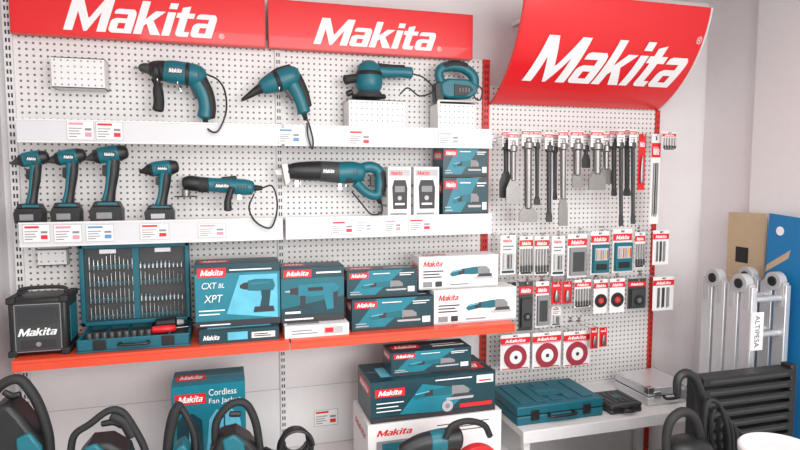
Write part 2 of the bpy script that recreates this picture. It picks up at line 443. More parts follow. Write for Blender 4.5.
def st_hammer(m, fr, k):
    m.rect(fr, 0, 0, 1, 1, TEALD)
    if k == 'f':
        m.poly(fr, [(0, .25), (1, .45), (1, .8), (0, .8)], TEAL); banner(m, fr, .04, .82, .48, .96)
        m.poly(fr, [(.06, .56), (.16, .55), (.16, .59), (.06, .58)], LGR); m.poly(fr, [(.14, .52), (.28, .50), (.28, .64), (.14, .62)], INK)
        m.poly(fr, [(.27, .48), (.5, .46), (.86, .50), (.92, .60), (.84, .70), (.27, .68)], TEALB)
        m.poly(fr, [(.66, .52), (.88, .54), (.84, .22), (.72, .20)], TEALB); m.poly(fr, [(.30, .48), (.38, .48), (.38, .26), (.30, .26)], INK)
        m.poly(fr, [(.82, .52), (.9, .54), (.88, .22), (.83, .21)], INK); m.rect(fr, .42, .56, .66, .63, INK)
        m.rect(fr, 0, 0, 1, .12, INK); lines(m, fr, .05, .5, (.04,), WHT, .03); m.rect(fr, .55, .88, .95, .91, WHT); m.rect(fr, .06, .16, .3, .20, WHT)
    elif k == 's': banner(m, fr, .1, .75, .9, .92); lines(m, fr, .15, .8, (.2, .3, .4), WHT, .03)
    else: banner(m, fr, .05, .3, .4, .75)
def st_jacket(m, fr, k):
    m.rect(fr, 0, 0, 1, 1, TEALB)
    if k == 'f':
        banner(m, fr, .04, .84, .46, .93); m.text(fr, "Cordless", .50, .90, .055, WHT, .38); m.text(fr, "Fan Jacket", .50, .82, .055, WHT, .44)
        m.poly(fr, [(.50, .70), (.60, .78), (.70, .76), (.80, .78), (.92, .70), (.98, .42), (.88, .40), (.84, .60), (.82, .34), (.60, .34), (.58, .60), (.54, .40), (.45, .42)], CYAN)
        m.rect(fr, .695, .34, .715, .76, TEALD); m.poly(fr, [(.06, .70), (.16, .76), (.28, .76), (.40, .70), (.42, .36), (.06, .36)], TEALD); m.rect(fr, .22, .36, .24, .76, CYAN)
        m.rect(fr, .05, .1, .95, .25, TEALD); lines(m, fr, .1, .8, (.14, .19), WHT, .02)
    elif k == 's': banner(m, fr, .1, .75, .9, .92)
    else: banner(m, fr, .05, .3, .45, .7)
def st_bigteal(m, fr, k):
    m.rect(fr, 0, 0, 1, 1, TEALD)
    if k == 'f':
        m.poly(fr, [(.22, .15), (.60, .1), (.80, .6), (.4, .85)], TEALB); ic_grinder(m, fr, .32, .26, .80, .86)
        banner(m, fr, .03, .62, .26, .82); m.rect(fr, 0, 0, 1, .12, INK); m.rect(fr, .84, .74, .98, .94, PAP); m.rect(fr, .86, .78, .96, .82, PRED); m.rect(fr, .70, .16, .97, .26, PRED)
        lines(m, fr, .04, .25, (.46, .36, .26), WHT, .025); m.disc(fr, .60, .24, .045, LGR); m.disc(fr, .60, .24, .02, GRY); m.rect(fr, .5, .9, .8, .93, WHT)
    elif k == 's': banner(m, fr, .1, .6, .9, .85)
    else: m.rect(fr, .1, .2, .5, .7, CYAN); banner(m, fr, .6, .2, .95, .6)
def st_bigwhite(m, fr, k):
    if k == 'f':
        m.logo(fr, .06, .80, .10, PRED, .26); m.rect(fr, 0, 0, 1, .3, LGR); lines(m, fr, .5, .9, (.86, .80, .74), INK, .015); m.rect(fr, .06, .5, .40, .72, GRY); m.rect(fr, .10, .54, .26, .68, TEAL)
    elif k == 's': m.logo(fr, .15, .7, .12, PRED, .7)
    else: m.rect(fr, .1, .2, .4, .7, PAP)
def st_flatpic(m, fr, k):
    m.rect(fr, 0, 0, 1, 1, TEALD)
    if k == 'f': m.logo(fr, .05, .3, .35, WHT, .2); m.rect(fr, .35, .2, .60, .8, CYAN); m.rect(fr, .65, .25, .95, .7, PAP); lines(m, fr, .68, .9, (.35, .5), INK, .08)
    elif k == 't': m.rect(fr, .1, .1, .9, .8, CYAN)
def st_flatwhite(m, fr, k):
    if k == 'f': lines(m, fr, .1, .5, (.3, .55), GRY, .1); m.rect(fr, .6, .2, .9, .8, LGR); m.rect(fr, .62, .3, .75, .7, PRED)
    elif k == 't': m.rect(fr, .05, .1, .55, .8, GRY); m.rect(fr, .6, .2, .9, .8, LGR)
def st_battery(m, fr, k):
    if k == 'f':
        m.rect(fr, .05, .82, .95, .95, LGR); m.logo(fr, .12, .84, .08, PRED, .5)
        m.poly(fr, [(.18, .60), (.26, .74), (.76, .74), (.84, .58), (.82, .16), (.22, .16)], INK)
        m.rect(fr, .3, .50, .72, .62, GRY); m.rect(fr, .3, .24, .72, .28, WHT); m.disc(fr, .5, .38, .09, LGR); lines(m, fr, .1, .8, (.05,), GRY, .03)
    elif k == 's': lines(m, fr, .1, .9, (.6, .4, .2), GRY, .05)

def carton(name, label, x0, x1, yt, zb, d, dep, style, basem=None, group=None):
    xm = (x0+x1)/2; zt = ZZ(xm, yt, d); zmid = (zb+zt)/2
    a = XX(x0, zmid, d); b = XX(x1, zmid, d); bm_ = basem or PAP
    m = MB().box(a, b, -d, -d+dep, zb, zt, bm_)
    h = zt-zb
    m.box(a-.0004, b+.0004, -d-.0004, -d+dep+.0004, zt-.0015, zt+.0006, bm_)
    fr = Fr((a, -d, zb), (b-a, 0, 0), (0, 0, h)); style(m, fr, 'f')
    m.off = .0006; style(m, Fr((a, -d+dep, zb), (0, -dep, 0), (0, 0, h)), 's')
    m.off = .0006; style(m, Fr((b, -d, zb), (0, dep, 0), (0, 0, h)), 's')
    m.off = .0012; ft = Fr((a, -d, zt), (b-a, 0, 0), (0, dep, 0)); style(m, ft, 't')
    m.rect(ft, 0, .49, 1, .505, LGR)
    thing(name, label, "box", m, group)
    return zt+.003

# orange shelf cartons
z = carton("tool_carton", "flat dark teal tool box lying under an upright box", 199, 279, 329, ZS3, .315, .24, st_flatpic, TEALD)
carton("tool_carton", "upright bright teal box with a cordless drill picture", 195, 280, 264, z, .27, .16, st_drillbox, TEALB)
z = carton("tool_carton", "flat white box lying under an upright box", 285, 349, 325, ZS3, .32, .26, st_flatwhite)
carton("tool_carton", "upright dark teal box with a hammer drill picture", 281, 344, 267, z, .26, .13, st_hammer, TEALD)
z = carton("tool_carton", "dark teal box with an angle grinder picture, on the shelf", 352, 433, 298, ZS3, .29, .13, st_tealgrinder, TEALD)
carton("tool_carton", "dark teal box with a grinder picture, stacked on another box", 347, 417, 270, z, .27, .11, st_tealgrinder, TEALD)
z = carton("tool_carton", "white box with red lettering and a grinder drawing, on the shelf", 434, 516, 289, ZS3, .28, .14, st_white)
carton("tool_carton", "white box with red lettering and a grinder drawing, stacked on another", 419, 498, 256, z, .25, .12, st_white)
# bottom cartons
carton("fan_jacket_carton", "bright teal cordless fan jacket box under the shelf", 173, 246, 384, ZD, .36, .18, st_jacket, TEALB)
z = carton("tool_carton", "large white carton with red lettering at the bottom of a stack", 368, 501, 418, ZD, .44, .28, st_bigwhite)
z = carton("tool_carton", "wide dark teal tool box in the middle of a stack", 371, 495, 377, z, .43, .24, st_bigteal, TEALD)
carton("tool_carton", "small dark teal grinder box on top of a stack", 391, 471, 350, z, .38, .13, st_tealgrinder, TEALD)
# boxes on lower narrow shelf
ZT2 = ZR2t-.0098
carton("battery_carton", "small white box with a black charger picture", 388, 411, 167, ZT2, .15, .10, st_battery, PAP, "small white charger boxes")
carton("battery_carton", "small white box with a black charger picture", 414, 439, 167, ZT2, .15, .10, st_battery, PAP, "small white charger boxes")
z = carton("tool_carton", "dark teal tool box at the end of the narrow shelf", 443, 488, 178, ZT2, .16, .13, st_tealgrinder, TEALD)
carton("tool_carton", "dark teal tool box stacked on an identical one", 443, 488, 148, z, .16, .13, st_tealgrinder, TEALD)

# ---------------------------------------------------------------- price labels
def label_at(x0, x1, y0, y1, d, col):
    a = W(x0, y1, d); b = W(x1, y0, d)
    m = MB().box(a.x, b.x, -d-.0008, -d, a.z, b.z, PAP); fr = Fr((a.x, -d-.0008, a.z), (b.x-a.x, 0, 0), (0, 0, b.z-a.z))
    m.off = .0003
    m.rect(fr, .0, 0, 1, 1, LGR); m.rect(fr, .03, .04, .97, .96, PAP)
    m.rect(fr, .08, .78, .60, .90, col); lines(m, fr, .08, .55, (.58, .44, .3, .16), GRY, .05); m.rect(fr, .66, .18, .90, .40, col); m.rect(fr, .66, .5, .9, .62, GRY)
    thing("price_label", "small printed paper price label on the rail", "price label", m, "paper price labels on the shelf rails")
for x0, x1, y0, y1, c in ((67, 94, 121, 140, PINK), (96, 123, 122, 140, PRED), (278, 301, 128, 144, PBLU), (348, 371, 130, 146, PRED), (438, 460, 132, 145, LGR),
                          (23, 50, 224, 243, PRED), (54, 82, 224, 243, PINK), (86, 114, 224, 242, PBLU), (140, 169, 223, 240, PRED), (198, 226, 223, 238, PINK),
                          (331, 354, 220, 235, PRED), (356, 372, 220, 233, LGR), (384, 402, 219, 233, PINK), (408, 432, 218, 232, PRED)):
    label_at(x0, x1, y0, y1, DR+.0082, c)
label_at(314, 338, 408, 427, .001, PRED)

# ---------------------------------------------------------------- white holders
def holder(x0, x1, y0, y1, d, dep, zb=None):
    a = W(x0, y1, d); b = W(x1, y0, d); z0 = a.z if zb is None else zb
    m = MB(); t = .003
    m.box(a.x, b.x, -d, -d+t, z0, b.z, WPL); m.box(a.x, a.x+t, -d+t, -d+dep, z0, b.z, WPL); m.box(b.x-t, b.x, -d+t, -d+dep, z0, b.z, WPL)
    m.box(a.x, b.x, -d+dep-t, -d+dep, z0, b.z+.01, WPL); m.box(a.x, b.x, -d, -d+dep, z0, z0+t, WPL); m.box(a.x, b.x, -d, -d+dep, b.z-t, b.z, WPL)
    w = b.x-a.x; h = b.z-z0; nx = max(3, int(w/.022)); nz = max(2, int(h/.022))
    for i in range(nx):
        for j in range(nz):
            cx = a.x+w*(i+.5)/nx; cz = z0+h*(j+.5)/nz
            m.cyl((cx, -d-.0004, cz), (cx, -d+.0005, cz), .0035, GRY, 8)
    thing("tool_holder", "white perforated metal tool holder on the pegboard", "holder", m, "white perforated tool holders")
holder(52, 104, 59, 87, .091, .09)
holder(349, 405, 101, 127, .13, .12, ZR1t-.0095)
holder(438, 475, 104, 128, .13, .12, ZR1t-.0095)
holder(38, 66, 249, 266, .051, .05)

def hook(x, y, d, n=1, name="pegboard_hook"):
    p = W(x, y, d); q = MB()
    q.box(p.x-.008, p.x+.008, -.003, -.0005, p.z-.012, p.z+.014, CHR)
    q.tube([(p.x, -.002, p.z), (p.x, -d*.5, p.z-.001), (p.x, -d-.012, p.z), (p.x, -d-.018, p.z+.010)], .0022, CHR, 6, 3)
    thing(name, "thin chrome pegboard hook", "hook", q, "chrome hooks on the pegboard")

# ---------------------------------------------------------------- power tools
DT = .10
def vents(m, pts, d, off, mt=INK):
    for x, y in pts:
        p = W(x, y, d); s = SC(p); m.box(p.x-.5*s, p.x+.5*s, p.y-off-.001, p.y-off+.002, p.z-2.2*s, p.z+2.2*s, mt)
def tag(m, x0, x1, y0, y1, d, off, mt, txt=None, tm=None):
    a = W(x0, y1, d); b = W(x1, y0, d)
    m.box(a.x, b.x, -d-off-.001, -d-off+.004, a.z, b.z, mt)
    if txt: m.logo(Fr((a.x, -d-off-.001, a.z), (b.x-a.x, 0, 0), (0, 0, b.z-a.z)), .10, .18, .62, tm or WHT, .80)

def impact_drill():
    ch = MB().limb([(134, 68, 1.2), (139, 68, 1.3)], DT, STL).limb([(140, 68, 3.5), (144, 68, 5), (151, 69, 5.5)], DT, DGR)
    b = MB().limb([(163, 71, 10), (172, 72, 11.5), (186, 74, 11.5), (197, 76, 11), (203, 78, 8)], DT, TEAL, .85, 18)
    g = MB().limb([(150, 69, 7), (156, 69.5, 9), (164, 71, 10.5)], DT, BLK, .85, 18)
    rr = MB().limb([(186, 74, 11.8), (189, 74.3, 11.8)], DT, BLK, .87, 18)
    h = MB().limb([(196, 80, 8), (203, 93, 7.5), (206, 106, 7), (205, 117, 7.5)], DT, TEAL, .8)
    gp = MB().limb([(200, 78, 6.5), (208, 93, 5.5), (211, 107, 5), (210, 117, 5)], DT, RUB, .95)
    tr = MB().extp([(190, 87), (196, 86), (199, 98), (195, 99)], DT, .016, BLK)
    sh = MB().limb([(156, 79, 5), (157, 84, 3.5), (158, 90, 5), (159, 102, 5.2), (158, 110, 5.5)], DT, RUB).limb([(155, 72, 10.8), (159, 72, 10.8)], DT, BLK, .9)
    tag(b, 168, 184, 69, 75, DT, .040, TEALD, "M"); vents(b, [(194+i*2.4, 76) for i in range(3)], DT, .036)
    c = MB().limb([(205, 118, 3.2), (206, 124, 2)], DT, RUB).tubep([(206, 122), (209, 130, .19), (218, 131, .205), (226, 112, .19), (225, 92, .13), (218, 80), (206, 74, .07)], DT, .0038, BLK)
    thing("impact_drill", "teal corded impact drill with black side handle and looped cord", "drill",
          [("body", b, 0), ("gearbox", g, 0), ("chuck", ch, 0, "dark metal chuck"), ("vent_ring", rr, 0), ("handle", h, 0), ("grip", gp, 0, "black rubber grip"), ("trigger", tr, .002), ("side_handle", sh, 0), ("power_cord", c, 0)])
impact_drill(); hook(178, 85, DT+.02); hook(158, 82, DT+.02)

def screwdriver():
    n = MB().limb([(242, 100, 1.5), (250, 95, 3.2), (256, 91, 4.2), (264, 87, 6)], DT, BLK)
    b = MB().limb([(262, 88, 7), (270, 84, 9.5), (282, 80, 11), (292, 76, 10.5), (297, 74, 8)], DT, TEAL, .85, 18)
    bb = MB().limb([(276, 82, 10.9), (279, 81, 11.3)], DT, BLK, .87, 18)
    h = MB().limb([(290, 80, 8), (297, 92, 7), (302, 104, 6.5), (304, 112, 6.5)], DT, TEAL, .85)
    gp = MB().limb([(296, 77, 6), (304, 92, 4.5), (308, 106, 4)], DT, RUB, 1.0)
    tr = MB().extp([(284, 90), (289, 88), (295, 100), (291, 101)], DT, .016, BLK)
    clip = MB().limb([(268, 76, 2), (278, 70, 2.4), (290, 66, 2)], DT, BLK)
    vents(b, [(290+i*2.2, 77) for i in range(3)], DT, .034)
    c = MB().limb([(304, 113, 3), (306, 120, 2)], DT, RUB).tubep([(306, 119), (309, 124, .19), (313, 140, .20), (312, 149, .20), (308, 136, .20), (307, 123, .19)], DT, .0036, BLK)
    thing("drywall_screwdriver", "teal corded drywall screwdriver with black nose and cord", "screwdriver",
          [("body", b, 0), ("collar", bb, 0), ("nose", n, 0), ("handle", h, 0), ("grip", gp, 0), ("trigger", tr, .002), ("belt_clip", clip, 0), ("power_cord", c, 0)])
screwdriver(); hook(279, 90, DT+.02)

def sander():
    d = .09
    pad = MB(); p = W(369, 98, d); s = SC(p)
    pad.cyl((p.x, p.y, p.z), (p.x, p.y, p.z+2.5*s), 19*s*.9, RUB, 32).cyl((p.x, p.y, p.z+2.5*s), (p.x, p.y, p.z+6*s), 16*s*.9, DGR, 32, 13*s*.9)
    b = MB().wlimb([(p.x, p.y, p.z+6*s, 11*s), (p.x, p.y, p.z+13*s, 13.5*s), (p.x, p.y, p.z+22*s, 13*s), (p.x, p.y, p.z+31*s, 11*s), (p.x, p.y, p.z+34*s, 8*s)], TEAL, 1, 22)
    cap = MB().wlimb([(p.x, p.y, p.z+22*s, 13.4*s), (p.x, p.y, p.z+25*s, 13*s)], BLK, 1, 22)
    h = MB().limb([(374, 71, 7), (388, 72, 6), (400, 72, 5.5), (411, 73, 6)], d, TEAL, .8)
    hg = MB().limb([(378, 67, 4), (392, 67.5, 3), (404, 68, 3)], d, RUB, 1.2)
    k = MB().limb([(358, 78, 4.5), (350, 79, 4.5), (345, 80, 5)], d, RUB)
    c = MB().tubep([(413, 74), (424, 78, .11), (434, 90, .14), (420, 96, .145), (408, 88, .14), (400, 94, .14)], d, .0036, BLK)
    sw = MB().limb([(352, 92, 3), (347, 94, 3)], d, BLK)
    thing("random_orbit_sander", "teal corded orbital sander with black round pad on a white holder", "sander",
          [("body", b, 0), ("sanding_pad", pad, 0, "black round sanding pad"), ("collar", cap, 0), ("handle", h, 0), ("handle_grip", hg, 0), ("front_knob", k, 0), ("dust_port", sw, 0), ("power_cord", c, 0)])
sander()
def jigsaw():
    d = .09; p = W(455, 103, d); s = SC(p)
    bp = MB().box(p.x-21*s, p.x+21*s, p.y-.035, p.y+.035, p.z, p.z+2*s, STL)
    b = MB().extp([(438, 84), (446, 79), (466, 80), (475, 86), (476, 93), (468, 99), (446, 99), (440, 96)], d, .065, TEAL)
    h = MB().limb([(442, 84, 5), (439, 76, 4.6), (441, 69, 4.8), (450, 66, 5.2), (463, 68, 5.2), (473, 76, 5.2), (474, 87, 5.2)], d, TEAL, .9)
    gp = MB().limb([(443, 67, 4), (454, 64.5, 4.4), (466, 67, 4)], d, RUB, 1.2)
    f = MB().extp([(433, 84), (440, 82), (443, 102), (434, 102)], d, .05, BLK)
    mb = MB().extp([(454, 84), (470, 86), (473, 90), (466, 96), (454, 96)], d+.03, .012, BLK); vents(mb, [(457+i*3, 91) for i in range(4)], d, .0365, GRY)
    bl = MB().extp([(437, 101), (440, 101), (440, 116), (438, 119)], d+.05, .0015, STL)
    c = MB().tubep([(476, 84), (482, 90), (480, 100), (474, 96, .06), (478, 84, .03)], d, .0036, BLK)
    thing("jigsaw", "teal jigsaw with black grip standing on a white holder", "jigsaw",
          [("body", b, .010), ("base_plate", bp, .001), ("handle", h, 0), ("grip", gp, 0), ("motor_cover", mb, .003), ("front_guard", f, .004), ("saw_blade", bl, 0), ("power_cord", c, 0)])
jigsaw()

def cordless(x, y, w, d, label, impact=False):
    h = PYZ(x+w*.5, ZT2, d)-y
    q = lambda a, b: (x+a*w, y+b*h)
    L = lambda pts: [q(a, b)+(r*w,) for a, b, r in pts]
    ch = MB().limb(L([(.0, .22, .035), (.10, .215, .06), (.20, .20, .11), (.28, .195, .13)] if not impact else [(.02, .22, .05), (.10, .21, .07), (.2, .20, .12), (.3, .18, .16)]), d, DGR if not impact else BLK)
    bd = MB().limb(L([(.36, .18, .19), (.55, .165, .20), (.80, .15, .20), (.92, .14, .17)]), d, TEAL, .85, 18)
    cl = MB().limb(L([(.26, .19, .155), (.36, .185, .19)]), d, BLK, .9, 18)
    rc = MB().limb(L([(.84, .147, .20), (1.0, .133, .15)]), d, BLK, .85, 18)
    hd = MB().limb(L([(.70, .22, .15), (.69, .40, .135), (.63, .60, .125), (.58, .76, .15)]), d, BLK, .85)
    hs = MB().limb(L([(.63, .24, .10), (.60, .38, .07), (.56, .58, .06), (.50, .74, .08)]), d+.008, TEAL, .8)
    tr = MB().extp([q(.44, .30), (q(.54, .29)), q(.53, .44), q(.44, .42)], d, .016, BLK)
    bt = MB().extp([q(.22, .80), q(.90, .80), q(.94, .84), q(.94, .985), q(.20, .99), q(.16, .86)], d, .070, BLK)
    ft = MB().extp([q(.28, .74), q(.84, .74), q(.90, .80), q(.22, .80)], d, .064, BLK)
    fs = MB().extp([q(.34, .755), q(.78, .755), q(.80, .785), q(.32, .785)], d+.032, .004, TEAL)
    a = W(*q(.34, .95), d); b = W(*q(.70, .87), d)
    bt.box(a.x, b.x, -d-.0362, -d-.034, a.z, b.z, GRY if not impact else LGR)
    tag(bd, q(.48, 0)[0], q(.78, 0)[0], q(0, .135)[1], q(0, .195)[1], d, .17*w*SC(W(x, y, d))*1.02, TEALD, "M")
    return thing("cordless_drill" if not impact else "impact_driver", label, "drill",
          [("body", bd, 0), ("chuck", ch, 0, "dark grey keyless chuck"), ("torque_collar", cl, 0), ("motor_cap", rc, 0), ("handle", hd, 0, "black rubber handle"),
           ("handle_side", hs, 0), ("trigger", tr, .002), ("battery_foot", ft, .003), ("foot_trim", fs, 0), ("battery", bt, .004, "black slide-on battery")])
cordless(10, 146, 37, .115, "teal and black cordless drill with battery on the shelf")
cordless(46, 144, 38, .115, "teal and black cordless drill with battery on the shelf")
cordless(84, 141, 42, .115, "teal and black cordless hammer drill with large battery")
cordless(139, 158, 38, .115, "teal and black cordless impact driver with grey-labelled battery", True)

def die_grinder():
    d = .11
    hd = MB().limb([(184, 183, 6), (190, 183, 7.5), (199, 184, 7.5)], d, BLK).limb([(186, 190, 4), (186, 196, 4)], d, STL)
    b = MB().limb([(199, 184, 7.5), (215, 185, 7), (228, 186, 7.5), (243, 187, 8), (252, 188, 7)], d, TEAL, .9, 18)
    gp = MB().limb([(199, 184.5, 7.8), (208, 185, 7.6)], d, RUB, .95, 18)
    disc = MB(); p = W(186, 197, d); disc.cyl((p.x, p.y, p.z), (p.x, p.y, p.z+.004), .045, DGR, 32)
    sw = MB().limb([(222, 179, 2), (236, 178, 2.4)], d, BLK)
    sh = MB().limb([(232, 188, 3), (228, 200, 3.5), (228, 210, 4)], d+.03, BLK)
    c = MB().limb([(253, 188, 3.5), (262, 188, 2.2)], d, RUB).tubep([(262, 188), (272, 186), (277, 200), (276, 216, .192), (270, 228, .20), (256, 222, .20), (249, 208, .18), (254, 194, .08)], d, .0036, BLK)
    tag(b, 214, 230, 183, 188, d, .030, TEALD, "M"); vents(b, [(238+i*3, 187) for i in range(4)], d, .031)
    thing("polisher", "long teal corded grinder with black head and looped cord", "grinder",
          [("body", b, 0), ("gear_head", hd, 0), ("grip", gp, 0), ("grinding_disc", disc, 0), ("switch", sw, 0), ("side_handle", sh, 0), ("power_cord", c, 0)])
die_grinder()
holder(182, 224, 178, 190, .055, .05); hook(240, 198, .12)

def recip():
    d = .11
    bl = MB().extp([(274, 170), (286, 170), (286, 175), (277, 175)], d, .002, STL)
    sh = MB().extp([(281, 164), (287, 163), (290, 182), (285, 186)], d, .05, STL)
    fr = MB().limb([(287, 172, 6.5), (296, 171, 8.5), (308, 171, 9.5), (320, 171, 10)], d, BLK, .9, 18)
    md = MB().limb([(320, 171, 10), (332, 172, 10.5), (346, 173, 10.5), (354, 174, 9)], d, DGR, .9, 18)
    b = MB().limb([(338, 173, 11), (352, 172, 10.5), (362, 173, 9)], d, TEAL, .9, 18)
    h = MB().limb([(360, 169, 5.5), (371, 167, 5.5), (379, 172, 5.5), (380, 184, 5), (378, 195, 5), (367, 193, 4.5), (356, 183, 5)], d, TEAL, .9)
    gp = MB().limb([(380, 172, 5), (382, 184, 4.6), (380, 194, 4.5)], d, RUB, 1)
    tr = MB().extp([(370, 175), (374, 175), (374, 187), (370, 186)], d, .016, BLK)
    tag(md, 320, 334, 168, 174, d, .042, BLK, "M"); vents(b, [(346+i*3, 173) for i in range(4)], d, .040)
    c = MB().limb([(378, 198, 3), (380, 203, 2)], d, RUB).tubep([(380, 202), (382, 206, .185), (381, 213, .195), (371, 214, .195), (362, 204, .185), (352, 192, .06)], d, .0036, BLK)
    thing("reciprocating_saw", "teal and black reciprocating saw with D-shaped handle", "saw",
          [("motor_housing", b, 0), ("front_boot", fr, 0), ("gear_housing", md, 0), ("shoe", sh, .001), ("saw_blade", bl, 0), ("handle", h, 0), ("grip", gp, 0), ("trigger", tr, .002), ("power_cord", c, 0)])
recip(); hook(300, 184, .12); hook(345, 187, .12)

# ---------------------------------------------------------------- jobsite radio
def radio():
    d = .30; a = XX(8, 1.0, d); b = XX(68, 1.0, d); zt = ZZ(38, 298, d); z0 = ZS3
    m = MB().box(a, b, -d, -d+.16, z0+.006, zt, BLK)
    ps = [("body", m, .012)]
    for x in (a, b-.022):
        for zz in (z0, zt-.02): ps.append(("corner_guard", MB().box(x-.004, x+.026, -d-.005, -d+.165, zz, zz+.024, RUB), .005))
    fr = Fr((a, -d, z0), (b-a, 0, 0), (0, 0, zt-z0)); f = MB(); f.off = .001
    def ring(u0, v0, u1, v1, t, mt):
        f.rect(fr, u0, v0, u1, v0+t, mt); f.rect(fr, u0, v1-t, u1, v1, mt); f.rect(fr, u0, v0, u0+t, v1, mt); f.rect(fr, u1-t, v0, u1, v1, mt)
    f.rect(fr, .12, .10, .88, .88, DGR); ring(.11, .08, .89, .90, .014, GRY)
    for i in range(9): f.rect(fr, .15, .55+i*.034, .85, .565+i*.034, INK)
    f.logo(fr, .16, .36, .13, WHT, .66); f.rect(fr, .2, .14, .8, .28, INK); f.disc(fr, .5, .21, .045, GRY)
    h = MB().tube([(a+.02, -d+.08, zt-.004), (a+.03, -d+.08, zt+.022), (b-.03, -d+.08, zt+.022), (b-.02, -d+.08, zt-.004)], .007, RUB, 10)
    s = MB().box(b+.0003, b+.0035, -d+.03, -d+.13, z0+.04, zt-.04, TEAL)
    ps += [("front_grille", f, 0), ("carry_handle", h, 0), ("side_panel", s, .001)]
    thing("jobsite_radio", "black square jobsite radio with teal trim and white lettering", "radio", ps)
radio()

# ---------------------------------------------------------------- open bit case
def bitcase():
    a = XX(80, 1.1, .12); b = XX(190, 1.1, .12); zt = ZZ(135, 243, .12); zh = ZS3+.055; w = b-a
    sh = MB().box(a, b, -.10, -.075, zh, zt, CASET)
    for q in ((a, b, zt-.020, zt), (a, b, zh, zh+.018), (a, a+.018, zh, zt), (b-.018, b, zh, zt)): sh.box(q[0], q[1], -.125, -.10, q[2], q[3], CASET)
    pan = MB().box(a+.016, b-.016, -.106, -.1001, zh+.016, zt-.016, DGR)
    hs = zt-zh
    for j in range(4):
        zz = zh+.03+j*(hs-.06)/4
        pan.box(a+.03, a+w*.47, -.114, -.106, zz, zz+.010, CASET); pan.box(a+w*.53, b-.03, -.114, -.106, zz, zz+.010, CASET)
    pan.box(a+w*.47, a+w*.53, -.113, -.106, zh+.02, zt-.02, CASET)
    for u in (.25, .75): pan.box(a+w*u-.03, a+w*u+.03, -.1075, -.106, zt-.040, zt-.024, WHT)
    ba, bb = XX(76, .95, .31), XX(190, .95, .31); y0, y1 = -.315, -.075; zf = ZS3+.008; zr = ZS3+.050
    bs = MB().box(ba, bb, y0, y1, ZS3, zf, CASET)
    bs.box(ba, bb, y0, y0+.008, zf, zr, CASET).box(ba, bb, y1-.008, y1, zf, zr, CASET).box(ba, ba+.008, y0, y1, zf, zr, CASET).box(bb-.008, bb, y0, y1, zf, zr, CASET)
    tr = MB().box(ba+.008, bb-.008, y0+.008, y1-.008, zf, zf+.022, DGR)
    for k in range(1, 5): tr.box(ba+(bb-ba)*k/5-.002, ba+(bb-ba)*k/5+.002, y0+.01, y1-.01, zf+.022, zf+.036, CASET)
    ps = [("lid", sh, .004), ("lid_insert", pan, 0, "dark insert with bit clips"), ("case_base", bs, .003), ("tray", tr, 0)]
    for u in (.2, .8): ps.append(("latch", MB().box(ba+(bb-ba)*u-.022, ba+(bb-ba)*u+.022, y0-.006, y0, ZS3+.012, zr-.002, BLK), .002))
    for x in (a+w*.2, a+w*.8): ps.append(("hinge", MB().cyl((x-.02, -.07, zr+.004), (x+.02, -.07, zr+.004), .005, BLK, 10), 0))
    hd = MB().tube([(ba+(bb-ba)*.38, y0, ZS3+.03), (ba+(bb-ba)*.39, y0-.02, ZS3+.028), (ba+(bb-ba)*.61, y0-.02, ZS3+.028), (ba+(bb-ba)*.62, y0, ZS3+.03)], .006, BLK, 8)
    ps.append(("carry_handle", hd, 0))
    thing("bit_case", "open teal tool case with drill bits in the raised lid", "tool case", ps)
    mb = MB().cyl((0, 0, 0), (0, 0, .024), .0026, STL, 8).cyl((0, 0, .024), (0, 0, .058), .0018, CHR, 8, .0010)
    mb2 = MB().cyl((0, 0, 0), (0, 0, .020), .0042, CHR, 10).cyl((0, 0, .020), (0, 0, .030), .0030, STL, 8)
    me = {}
    for j in range(4):
        zz = zh+.024+j*(hs-.06)/4
        for side in (0, 1):
            x0 = a+.036 if side == 0 else a+w*.545; wd = w*.40
            n = 11
            for i in range(n):
                kind = 0 if (j % 2 == 0 or side == 0) else 1
                if kind not in me:
                    o = (mb, mb2)[kind].build("drill_bit", Vector((0, 0, 0))); me[kind] = o
                else:
                    o = me[kind].copy(); scene.collection.objects.link(o)
                o.name = "drill_bit" if kind == 0 else "socket_bit"
                o.location = (x0+wd*i/(n-.5), -.118, zz)
                s = 1.0 + .25*sin(i*.9+j); o.scale = (1.2, 1.2, min(1.0, .85*s))
                o["label"] = "small steel drill bit clipped in the case lid" if kind == 0 else "small chrome socket bit clipped in the case lid"
                o["category"] = "drill bit"; o["group"] = "bits in the open case"
    zb = zf+.022
    for i in range(9):
        x = ba+.03+i*.026; m = MB().cyl((x, -.24, zb), (x, -.24, zb+.026), .010, STL, 14).cyl((x, -.24, zb+.026), (x, -.24, zb+.027), .006, INK, 10)
        thing("socket", "steel socket standing in the case tray", "socket", m, "sockets in the case tray")
    x = ba+(bb-ba)*.64
    m = MB().wlimb([(x, -.22, zb+.018, .014), (x+.05, -.22, zb+.018, .016), (x+.08, -.21, zb+.018, .013)], PRED); s = MB().wlimb([(x+.08, -.21, zb+.018, .004), (x+.13, -.20, zb+.018, .003)], STL)
    thing("screwdriver", "red-handled screwdriver in the case tray", "screwdriver", [("handle", m, 0), ("shaft", s, 0)])
    x = ba+(bb-ba)*.66
    m = MB().wlimb([(x, -.15, zb+.024, .022), (x+.07, -.15, zb+.026, .024)], BLK); s = MB().wlimb([(x+.07, -.15, zb+.026, .014), (x+.10, -.15, zb+.026, .010)], LGR)
    thing("flashlight", "black flashlight with pale lens in the case tray", "flashlight", [("barrel", m, 0), ("lens_ring", s, 0)])
bitcase()

